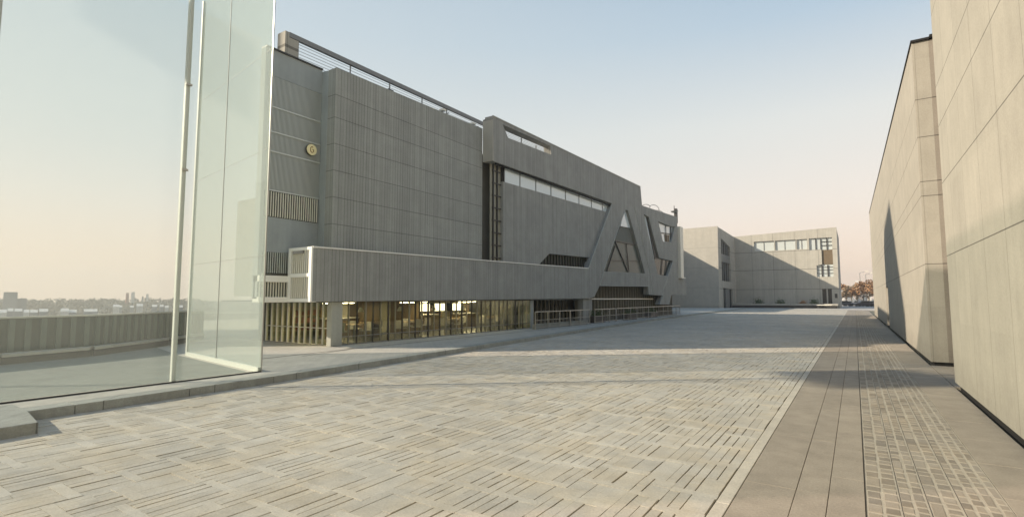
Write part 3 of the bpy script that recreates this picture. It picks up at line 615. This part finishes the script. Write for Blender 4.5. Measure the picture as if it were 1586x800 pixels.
MB().box(GX-.02, GX+.02, -4, GY, T+.001, T+.03).build('base_seal', M['dark'], gl)
MB().box(GX-.02, GX+.02, GY+.001, GY+.03, T, GT).build('edge_trim_or_lit_edge', M['steel'], gl)
for z in (4.9, 6.9): 
    MB().box(GX-.03, GX+.016, 5.42, 5.55, z, z+.05).build('clamp', M['steel'], gl)
bevel(MB().box(-18.30,-18.2, 8.25, 8.34, T, GT).build('post', M['postw'], gl), .01)
# step block and plinth on the kerb
t = MB().prism([[(-11.42,2.78),(-10.2,2.62),(-10.1,-4),(-12.3,-4),(-12.3,2.80)]], 'Z', -.05, T+.02).build('step_block', M['kerb']); bevel(t, .015, 2)
tag(t, 'projecting concrete step block at the left end of the kerb', 'step')
# ribbed parapet behind the glass
pw = [(-18.9,-4.0),(-19.6,0),(-20.4,4.3),(-21.0,6.6),(-23.2,9.8),(-25.0,12.0)]
pr = thing('parapet_wall', 'dark ribbed concrete parapet wall seen through the tall glass screen', 'wall', (-21, 5, T))
zt = 1.42
pm = MB(); cpm = MB(); rib = MB(); bn = MB(); bs = MB()
for (x0,y0),(x1,y1) in zip(pw, pw[1:]):
    pm.prism([[(x0,y0),(x1,y1),(x1-.25,y1+.02),(x0-.25,y0+.02)]], 'Z', T, zt); cpm.prism([[(x0+.04,y0),(x1+.04,y1),(x1-.29,y1+.02),(x0-.29,y0+.02)]], 'Z', zt+.001, zt+.05)
    L = math.hypot(x1-x0,y1-y0); n = int(L/.34); dx, dy = (x1-x0)/L, (y1-y0)/L
    for i in range(n):
        s_ = (i+.3)*L/n; a_ = (x0+dx*s_, y0+dy*s_); w_ = .15; d_ = .05
        rib.prism([[(a_[0],a_[1]),(a_[0]+dx*w_,a_[1]+dy*w_),(a_[0]+dx*w_+dy*d_,a_[1]+dy*w_-dx*d_),(a_[0]+dy*d_,a_[1]-dx*d_)]], 'Z', T+.32, zt-.02)
    bn.prism([[(x0+.08,y0),(x1+.08,y1),(x1+.62,y1-.25),(x0+.62,y0-.1)]], 'Z', T+.22, T+.30); bs.prism([[(x0+.08,y0),(x1+.08,y1),(x1+.50,y1-.2),(x0+.50,y0-.1)]], 'Z', T, T+.219)
pm.build('wall', concrete('dark_ribbed_concrete', (.075,.09,.075), stain=.15), pr); cpm.build('coping', M['terrace'], pr); rib.build('ribs', concrete('rib_concrete', (.135,.16,.135), stain=.15), pr)
t = thing('long_bench', 'long curved concrete bench along the foot of the ribbed parapet', 'bench', (-20.5, 4, T)); bn.build('seat', M['terrace'], t); bs.build('base', M['dark'], t)
# low ribbed wall and small pavilion seen beneath the museum's overhang
t = MB().prism([[(-24.5,15.2),(-30.6,18.3),(-30.6,18.5),(-24.5,15.4)]], 'Z', T, .78).build('low_wall', M['smooth']); tag(t, 'low pale wall under the overhang beside the glass ground floor', 'wall')
t = thing('pavilion', 'small pale pavilion with dark windows seen under the overhang', 'building', (-34, 24, T)); MB().box(-37,-27,22,26,T,3.2).build('wall', M['sand'], t)
for i in range(5):
    w_ = MB().box(-36.5+i*2,-35.3+i*2,21.95,21.995,.8,1.7).build('window', M['win'], t)

# ================================================================== BUILDINGS AT THE BACK
bk = thing('pale_block', 'sand coloured block at the end of the road, next to the grey building', 'building', (-26, 115, 0))
MB().box(-36,-22.9, 108.3, 125, 0, 16.0).build('body', M['brickg'], bk)
MB().prism([[(-36,0),(-22.45,0),(-22.30,16.45),(-36,16.35)]], 'Y', 108, 108.299).build('front_wall', M['brickg'], bk)
def sidepoly(L, X=-22.42): return [onX(a_, b_, X) for a_, b_ in L]
sidew = [(108.3,0),(108.3,16.4),(125,16.0),(125,0)]
h1 = [(111.3,5.6),(111.3,14.4),(120.6,13.2),(120.6,5.6)]; h2 = [(112.2,0.02),(112.2,4.2),(121.8,4.0),(121.8,0.02)]
MB().prism([sidew, h1, h2], 'X', -22.42,-22.899).build('side_wall', M['sand'], bk)
t = MB().box(-22.85,-22.80,111.2,120.7,5.5,14.5).build('tall_window', M['win'], bk); f = MB()
for y_ in (113.6,116,118.3): f.box(-22.79,-22.6,y_,y_+.18,5.6,14.2)
f.box(-22.79,-22.55,111.3,120.6,9.6,11.2); f.build('window_frame', M['greymetal'], t)
MB().box(-22.85,-22.8,112.1,121.9,0,4.3).build('doorway', M['black'], bk); MB().box(-22.79,-22.5,114.8,118.8,.03,4.0).build('door', M['greymetal'], bk)
br = thing('far_block', 'sand coloured two storey block closing the road, half in shadow', 'building', (-12, 130, 0))
wl = [(-22.41,0),(-22.41,16.0),(-2.55,16.7),(-2.7,0)]
ribs = [[(-18.25,12.45),(-18.25,14.6),(-14.2,14.6),(-14.2,12.45)], [(-14.05,12.45),(-14.05,14.6),(-10.05,14.6),(-10.05,12.45)], [(-9.9,12.45),(-9.9,14.6),(-7.95,14.6),(-7.95,12.45)]]
rib2 = [(-7.6,12.2),(-7.6,14.65),(-3.45,14.65),(-3.45,8.9),(-3.45,6.5),(-6.4,6.5),(-6.4,8.9),(-5.4,9.1),(-5.4,12.2)]
dr = [(-5.6,.6),(-5.6,4.0),(-3.9,4.0),(-3.9,.6)]
MB().prism([wl]+ribs+[rib2, dr], 'Y', 125, 125.5).build('front_wall', M['sand'], br)
MB().prism([[(-22,0),(-22,15.5),(-2.9,16.2),(-2.9,0)]], 'Y', 126.2, 146).build('body', M['sand'], br)
MB().prism([[(125.501,0),(125.501,16.68),(146,16.5),(146,0)]], 'X', -2.62,-2.88).build('side_wall', M['sand'], br)
t = MB().box(-18.3,-7.9,125.4,125.46,12.4,14.65).build('ribbon_window', M['winfar'], br); f = MB()
for x_ in (-16.3,-12.2,-9.0,-14.2,-10.1): f.box(x_-.06,x_+.06,125.3,125.399,12.4,14.6)
f.build('window_frame', M['greymetal'], t)
t = MB().box(-7.65,-3.4,125.4,125.46,12.15,14.7).build('corner_window', M['winfar'], br); f = MB()
for x_ in (-5.5,-4.4,-6.4): f.box(x_-.08,x_+.08,125.2,125.399,12.15,14.7)
for z_ in (13.0,13.8): f.box(-5.4,-3.45,125.2,125.39,z_,z_+.1)
f.build('window_frame', M['dark'], t)
MB().box(-5.35,-3.45,125.3,125.45,9.1,12.14).build('shutter', M['wood'], br)
t = MB().box(-6.4,-3.4,125.4,125.46,6.4,9.05).build('grid_window', M['winfar'], br); f = MB()
for x_ in (-5.45,-4.4): f.box(x_-.12,x_+.12,125.2,125.399,6.5,8.95)
for z_ in (7.2,7.9,8.5): f.box(-6.4,-3.45,125.25,125.395,z_,z_+.07)
f.build('window_frame', M['dark'], t)
t = MB().box(-5.65,-3.85,125.3,125.4,.55,4.05).build('door', M['win'], br); MB().box(-4.85,-4.6,125.1,125.299,.6,4.0).build('door_post', M['sand'], t)
t = MB().box(-3.4,-2.95,124.9,124.99,2.1,3.0).build('wall_sign', M['dark']); tag(t, 'small dark notice board on the wall right of the far doorway', 'sign')
# raised terrace, planting and bench in front of the far block
t = MB().prism([[(-22.4,120.5),(-2.9,122.6),(-2.9,124.98),(-22.4,124.98)]], 'Z', .55, .95).build('raised_terrace', M['sand']); tag(t, 'low raised concrete ledge along the foot of the far block', 'ledge'); MB().prism([[(-22.4,120.7),(-3.1,122.8),(-3.1,124.9),(-22.4,124.9)]], 'Z', .02, .549).build('base', M['dark'], t)
for i, (x_, s_, lab) in enumerate(((-17.4,.55,'small dark shrub on the ledge, leftmost'),(-13.2,.5,'small dark shrub on the ledge, second from left'),(-9.0,.35,'tiny reddish shrub on the middle of the ledge'),(-7.0,.5,'small shrub on the ledge left of the bench'))):
    lf = MB()
    for k in range(260):
        c = Vector((x_+random.gauss(0,s_*.8), 122.7+random.gauss(0,.3), .95+abs(random.gauss(0,s_*.8)))); a_ = Vector((random.gauss(0,1),random.gauss(0,1),random.gauss(0,1))).normalized()*.14; b_ = a_.orthogonal().normalized()*.08
        lf.add([c-a_, c+b_, c+a_, c-b_], [(0,1,2,3)])
    t = thing('shrub', lab, 'shrub', (x_,122.7,.95), 'shrubs on the ledge'); lf.build('foliage', M['autumn'] if i == 2 else M['green'], t, fix=False); MB().tube((x_,122.7,.93),(x_,122.7,1.3),.04).build('stem', M['bark'], t)
t = thing('bench', 'low dark bench before the ledge of the far block', 'bench', (-5.2,121.6,.02)); MB().box(-6.6,-3.9,121.3,121.9,.62,.75).build('seat', M['cream'], t)
for x_ in (-6.4,-4.3): MB().box(x_,x_+.25,121.35,121.85,.02,.61).build('leg', M['dark'], t)
# unseen wing added behind the grey building's far end, to shade the pale block
t = thing('added_shade_wing', 'unseen concrete wing, added behind the grey building to shade the pale block', 'building', (-40, 90, 0)); MB().box(-60,-32.2,66,106,0,13.6).build('wall', M['brickg'], t); MB().box(-60.1,-32.1,65.9,106.1,13.6,13.8).build('roof', M['roofc'], t)

# ================================================================== RIGHT HAND BLOCKS
nb = thing('near_concrete_block', 'tall warm concrete wall at the right edge with fine panel joints', 'building', (6, 4, 0))
bevel(MB().box(1.80, 12, -12, 15.35, .115, 16.5).build('wall', M['warm'], nb), .01); MB().box(1.88, 11.9, -11.9, 15.28, -.05, .114).build('shadow_gap_or_shade_bar', M['black'], nb)
fbk = thing('far_concrete_block', 'warm concrete block with black roof edge and a slot door further along the path', 'building', (6, 50, 0))
a_ = onX(1408,65,1.84); b_ = onX(1346,330,1.84)
ZA, ZB = 10.05, 12.0; YA, YB = 20.1, 73.6
dslot = [(42.2,.03),(42.0,2.8),(45.0,2.8),(45.2,.03)]
MB().prism([[(YA,.10),(YA,ZA),(YB,ZB),(YB,.10)], dslot], 'X', 1.84, 2.25).build('wall', M['warmfar'], fbk) if False else None
MB().prism([[(YA,.10),(YA,ZA),(YB,ZB),(YB,.10),(45.2,.10),(45.0,2.8),(42.2,2.8),(42.3,.10)]], 'X', 1.84, 2.25).build('wall', M['warmfar'], fbk)
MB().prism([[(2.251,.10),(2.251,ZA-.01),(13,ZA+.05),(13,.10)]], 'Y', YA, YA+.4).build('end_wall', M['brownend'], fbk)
MB().box(2.3,13,YA+.41,YB-.2,0,9.6).build('body', M['warmfar'], fbk); MB().box(2.26,13,YB-.19,YB,.1,11.9).build('end_wall', M['warmfar'], fbk)
cp = MB(); cp.bar((2.04,YA-.06,ZA+.035),(2.04,YB,ZB+.035),.46,.07); cp.build('coping', M['black'], fbk)
MB().box(2.28,13,YA-.06,YA+.42,ZA+.052,ZA+.14).build('coping', M['black'], fbk)
MB().box(1.92,12.9,YA+.06,YB-.05,-.05,.099).build('shadow_gap_or_shade_bar', M['black'], fbk)
d_ = MB().box(2.10,2.16,42.1,45.3,.03,2.85).build('slot_door', M['greymetal'], fbk); MB().box(2.07,2.099,42.6,42.66,1.0,1.4).build('handle', M['steel'], d_)
struct(MB().box(1.81,14,15.4,20.05,-.09,.0).build('side_passage', M['paver']))

# ================================================================== BEYOND THE GAP ON THE RIGHT
def leaves(mb, c, r, n, s, zf=.8):
    for k in range(n):
        d = Vector((random.gauss(0,1),random.gauss(0,1),random.gauss(0,1))).normalized(); q = c+Vector((d.x*r, d.y*r, d.z*r*zf))*random.random()**.45
        a_ = Vector((random.gauss(0,1),random.gauss(0,1),random.gauss(0,1))).normalized()*s; b_ = a_.orthogonal().normalized()*s*.6
        mb.add([q-a_, q+b_, q+a_, q-b_], [(0,1,2,3)])
def tree(name, lab, p, h_, r, m, grp, dens=1.0, s=.32):
    t = thing(name, lab, 'tree', p, grp); tk = MB(); lf = MB(); p = Vector(p); top = p+Vector((0,0,h_*.62))
    tk.tube(p, p+Vector((.1,0,h_*.45)), h_*.028, h_*.016)
    for k in range(9):
        an = k*2.4+random.random(); e = p+Vector((cos(an)*r*random.uniform(.35,.8), sin(an)*r*random.uniform(.35,.8), h_*random.uniform(.5,.92)))
        tk.tube(p+Vector((0,0,h_*random.uniform(.25,.45))), e, h_*.012, h_*.003, 5); leaves(lf, e, r*random.uniform(.28,.45), int(110*dens), s)
    tk.build('trunk', M['bark'], t); lf.build('crown', m, t, fix=False); return t
M['autumn2'] = mat('pale_autumn_leaf', (.36,.26,.16), .8)
spots = [(1303,172,8.0,3.0,'leftmost, beside the far block corner'),(1311,185,8.6,3.2,'second from left'),(1319,200,9.2,3.4,'third from left'),(1328,178,8.2,3.2,'in the middle of the gap behind the cars'),(1337,190,9.6,3.4,'third from right'),(1346,170,9.6,3.6,'tall, nearest the right wall edge'),(1356,180,9,3.6,'partly hidden by the right wall')]
for i, (x_, d_, h_, r_, lab) in enumerate(spots):
    q = far(x_, 470, d_); tree('autumn_tree', 'orange autumn tree beyond the road end, '+lab, (q.x, q.y, .01), h_*.72, r_*.8, M['autumn'] if i % 2 else M['autumn2'], 'orange trees beyond the road end', .8)
def car(lab, x, y, rz, col):
    t = thing('parked_car', lab, 'car', (x, y, .012), 'cars parked beyond the road end')
    m = mat('car_paint', col, .3); 
    def L(mb, n, m_, par=t):
        o = mb.build(n, m_); o.parent = par; return o
    b = MB().prism([[(-2.1,.3),(-2.15,.7),(-1.9,.88),(-1.3,.95),(-.75,1.40),(.75,1.42),(1.5,.95),(2.1,.85),(2.2,.45),(2.1,.3)]], 'Y', -.85,.85)
    bo = L(b, 'body', m); bevel(bo, .08, 2); wnd = MB().prism([[(-1.2,.97),(-.72,1.34),(.70,1.35),(1.32,.97)]], 'Y', -.86,.86); L(wnd, 'windows', M['win'])
    for sx in (-1.35,1.35):
        for sy in (-.78,.78): L(MB().tube((sx,sy-.1,.32),(sx,sy+.1,.32),.32,n=14), 'wheel', M['black'])
    for sy in (-.6,.6): L(MB().box(2.12,2.2,sy-.15,sy+.15,.6,.75), 'headlight', M['white'])
    t.rotation_euler = (0,0,rz); return t
for i, (x_, d_, col, lab) in enumerate(((1307,160,(.05,.06,.08),'dark car parked beside the far block corner, leftmost of the row'),(1318,166,(.6,.6,.6),'white car parked second in the far row'),(1327,166,(.35,.37,.40),'silver car parked in the middle of the far row'),(1338,158,(.03,.03,.04),'black car parked near the right wall'),(1348,160,(.5,.5,.5),'pale grey car parked at the right end of the far row'))):
    q = far(x_, 470, d_); car(lab, q.x, q.y, radians(8+i*5), col)
def lamp(lab, x_, d_, h_):
    q = far(x_, 470, d_); t = thing('street_lamp', lab, 'street lamp', (q.x,q.y,.012), 'street lamps beyond the road end')
    MB().tube((q.x,q.y,.01),(q.x,q.y,h_),.12,.07).build('pole', M['greymetal'], t); MB().tube((q.x,q.y,h_),(q.x+1.4,q.y,h_+.4),.05).build('arm', M['greymetal'], t); MB().box(q.x+1.2,q.x+2,q.y-.15,q.y+.15,h_+.3,h_+.48).build('lamp_head', M['cream'], t)
lamp('tall street lamp rising above the orange trees, left one', 1334, 175, 9.2); lamp('tall street lamp rising above the orange trees, right one by the wall', 1343, 182, 9.0)
for i, (x0, x1, yt, d_, m_, lab) in enumerate(((1300,1311,441,420,'farwhite','distant pale building left in the gap'),(1308,1322,446,400,'fargrey','distant wide grey building behind the orange trees'),(1326,1332,434,440,'farwhite','distant slim pale tower in the gap'),(1336,1350,443,430,'farwhite','distant pale building next to the right wall'))):
    a_, b_ = far(x0,462,d_), far(x1,462,d_); zt_ = far((x0+x1)/2,yt,d_).z; t = thing('distant_building', lab, 'building', (a_.x,a_.y,0), 'buildings far beyond the road end')
    MB().box(a_.x,b_.x,a_.y,a_.y+14,-.1,zt_).build('wall', M[m_], t)
    for k in range(3): MB().box(a_.x+.6,b_.x-.6,a_.y-.12,a_.y-.02,zt_*(.3+.2*k),zt_*(.3+.2*k)+1).build('window', M['farwin'], t)

# ================================================================== LOW CITY IN THE WEST
hl = MB(); N = 60
prev = []
for i in range(N+1):
    x_ = -60+i*(520)/N; d_ = 640; q = far(x_, 462, d_); top = -1.2+1.6*sin(i*.33)*.5+random.uniform(-.25,.25)
    prev.append((q, top))
V = []; F = []
for i, (q, top) in enumerate(prev):
    n_ = Vector((q.x,q.y,0)).normalized()
    V += [(q.x-n_.x*140, q.y-n_.y*140, -14.3), (q.x-n_.x*50, q.y-n_.y*50, (top-14)*.45), (q.x, q.y, top), (q.x+n_.x*150, q.y+n_.y*150, -14.3)]
    if i: b = (i-1)*4; F += [(b+k, b+4+k, b+5+k, b+1+k) for k in range(3)]
hl.add(V, F); struct(hl.build('hills', M['land'], smooth=True))
# wooded land between the houses: one mass nobody could count
wd = MB(); M['woods'] = mat('winter_wood', (.12,.11,.08), .9)
for k in range(2600):
    d_ = random.uniform(230,650); q = far(random.uniform(-60,330), 462, d_); z0 = -14 if d_ < 500 else -14+12*((d_-500)/140 if d_ < 640 else 1)
    leaves(wd, Vector((q.x,q.y,z0+2.2)), random.uniform(2,4.2), 9, 1.1, .7)
tag(wd.build('far_woodland', M['woods'], fix=False), 'hazy woodland between distant houses', 'woodland', kind='stuff')
def faraway(name, lab, x0, x1, yt, d_, m_, grp, cat, roof=None):
    a_, b_ = far(x0,462,d_), far(x1,462,d_); u_ = (b_-a_); L = u_.length; zt_ = far((x0+x1)/2,yt,d_).z; t = thing(name, lab, cat, (a_.x,a_.y,-14), grp)
    n_ = Vector((a_.x+b_.x,a_.y+b_.y,0)).normalized(); dp = min(max(L*.8,8),25); A = [(a_.x,a_.y),(b_.x,b_.y),(b_.x+n_.x*dp,b_.y+n_.y*dp),(a_.x+n_.x*dp,a_.y+n_.y*dp)]
    MB().prism([A], 'Z', -14.5, zt_).build('wall', M[m_], t)
    if roof:
        m1 = ((A[0][0]+A[3][0])/2,(A[0][1]+A[3][1])/2); m2 = ((A[1][0]+A[2][0])/2,(A[1][1]+A[2][1])/2)
        MB().add([(*A[0],zt_+.01),(*A[1],zt_+.01),(*A[2],zt_+.01),(*A[3],zt_+.01),(*m1,zt_+roof),(*m2,zt_+roof)], [(0,1,5,4),(1,2,5),(2,3,4,5),(3,0,4)]) if False else None
        r = MB(); r.add([(*A[0],zt_+.01),(*A[1],zt_+.01),(*A[2],zt_+.01),(*A[3],zt_+.01),(*m1,zt_+roof),(*m2,zt_+roof)], [(0,1,5,4),(1,2,5),(2,3,4,5),(3,0,4)]); r.build('roof', M['farwhite'], t)
    return t
faraway('tower_block', 'broad grey tower block on the skyline at the left edge', 5, 27, 452, 480, 'fargrey', 'towers on the skyline', 'building'); faraway('tower_block', 'low wing right of the broad grey tower block', 27.5, 42, 462, 485, 'fargrey', 'towers on the skyline', 'building')
faraway('tower_block', 'tall slim pale tower on the skyline right of the red stack', 203, 208.5, 452, 620, 'farwhite', 'towers on the skyline', 'building'); faraway('tower_block', 'shorter pale tower on the skyline, left one of the right pair', 219.5, 222.5, 459, 620, 'fargrey', 'towers on the skyline', 'building'); faraway('tower_block', 'pale tower on the skyline, right one of the right pair', 226, 230, 455, 620, 'farwhite', 'towers on the skyline', 'building')
q = far(197,462,610); t = thing('chimney_stack', 'slim red brick chimney stack on the skyline', 'chimney', (q.x,q.y,-14)); MB().tube((q.x,q.y,-14),(q.x,q.y,far(197,453.5,610).z),1.7,1.2,10).build('shaft', M['farbrick'], t); MB().tube((q.x,q.y,far(197,453.5,610).z),(q.x,q.y,far(197,453.2,610).z),1.4,1.4,10).build('rim', M['fargrey'], t)
hs = [(0,12),(13,22),(24,36),(38,47),(48,60),(62,76),(95,108),(108,120),(131,152),(176,186),(184,190),(202,208),(212,222),(236,244),(248,254),(256,262),(276,284)]
where = ['at the left edge of the view','second from the left edge','third from the left edge','fourth from the left edge','fifth from the left edge','below the low skyline wing','left end of the white cluster','middle of the white cluster','largest in the white cluster','alone left of the red stack','just below the red stack','below the tall slim tower','below the pair of towers','third from the glass post','second from the glass post','next to the glass post','right of the glass post']
for i, (x0, x1) in enumerate(hs):
    d_ = random.uniform(300,360) if i < 9 else random.uniform(340,520); yy = 483-(i > 8)*8+random.uniform(-1.5,1)
    faraway('distant_house', 'small white roofed house in the low city, '+where[i], x0, x1, yy, d_, 'fargrey' if i % 3 else 'farwhite', 'houses in the low city', 'house', roof=1.3)

# ---- unseen casters added on the left to shade the path and far wall
t = thing('path_shadow_mast', 'unseen slim mast with box head, added to shade the path', 'mast', (-31.7,-10.8,-.1))
MB().tube((-31.7,-10.8,-.1),(-31.7,-10.8,19.4),.075,.05,10).build('pole', M['greymetal'], t)
hd = MB(); hd.box(-32.9,-30.5,-12.2,-9.4,19.4,20.3, rz=-radians(50)+pi/2); hd.build('lamp_head', M['greymetal'], t)  # box head added only to throw the band across the path
t = thing('wall_shadow_tower', 'unseen tower added outside the left edge to cast the peaked wall shadow', 'tower', (-41,0,0)); MB().prism([[(-6.0,-.1),(-6.0,27.2),(.6,33.4),(7.4,32.6),(7.4,-.1)]], 'X', -42,-40).build('shaft', M['fascia'], t)  # tower added, its outline shaped to cast the peaked wall shadow
# ---- air
hz = bpy.data.materials.new('haze_air'); hz.use_nodes = True; n_ = hz.node_tree; n_.nodes.clear(); pv = n_.nodes.new('ShaderNodeVolumePrincipled'); pv.inputs['Color'].default_value = (.95,.95,.93,1); pv.inputs['Density'].default_value = .0007; pv.inputs['Anisotropy'].default_value = .2
o_ = n_.nodes.new('ShaderNodeOutputMaterial'); n_.links.new(pv.outputs[0], o_.inputs['Volume'])
HAZE = True
if HAZE:
    h_ = MB().box(-900,500,-400,900,-15.6,36).build('haze', hz); tag(h_, 'thin even haze over the whole place', 'haze', kind='stuff')
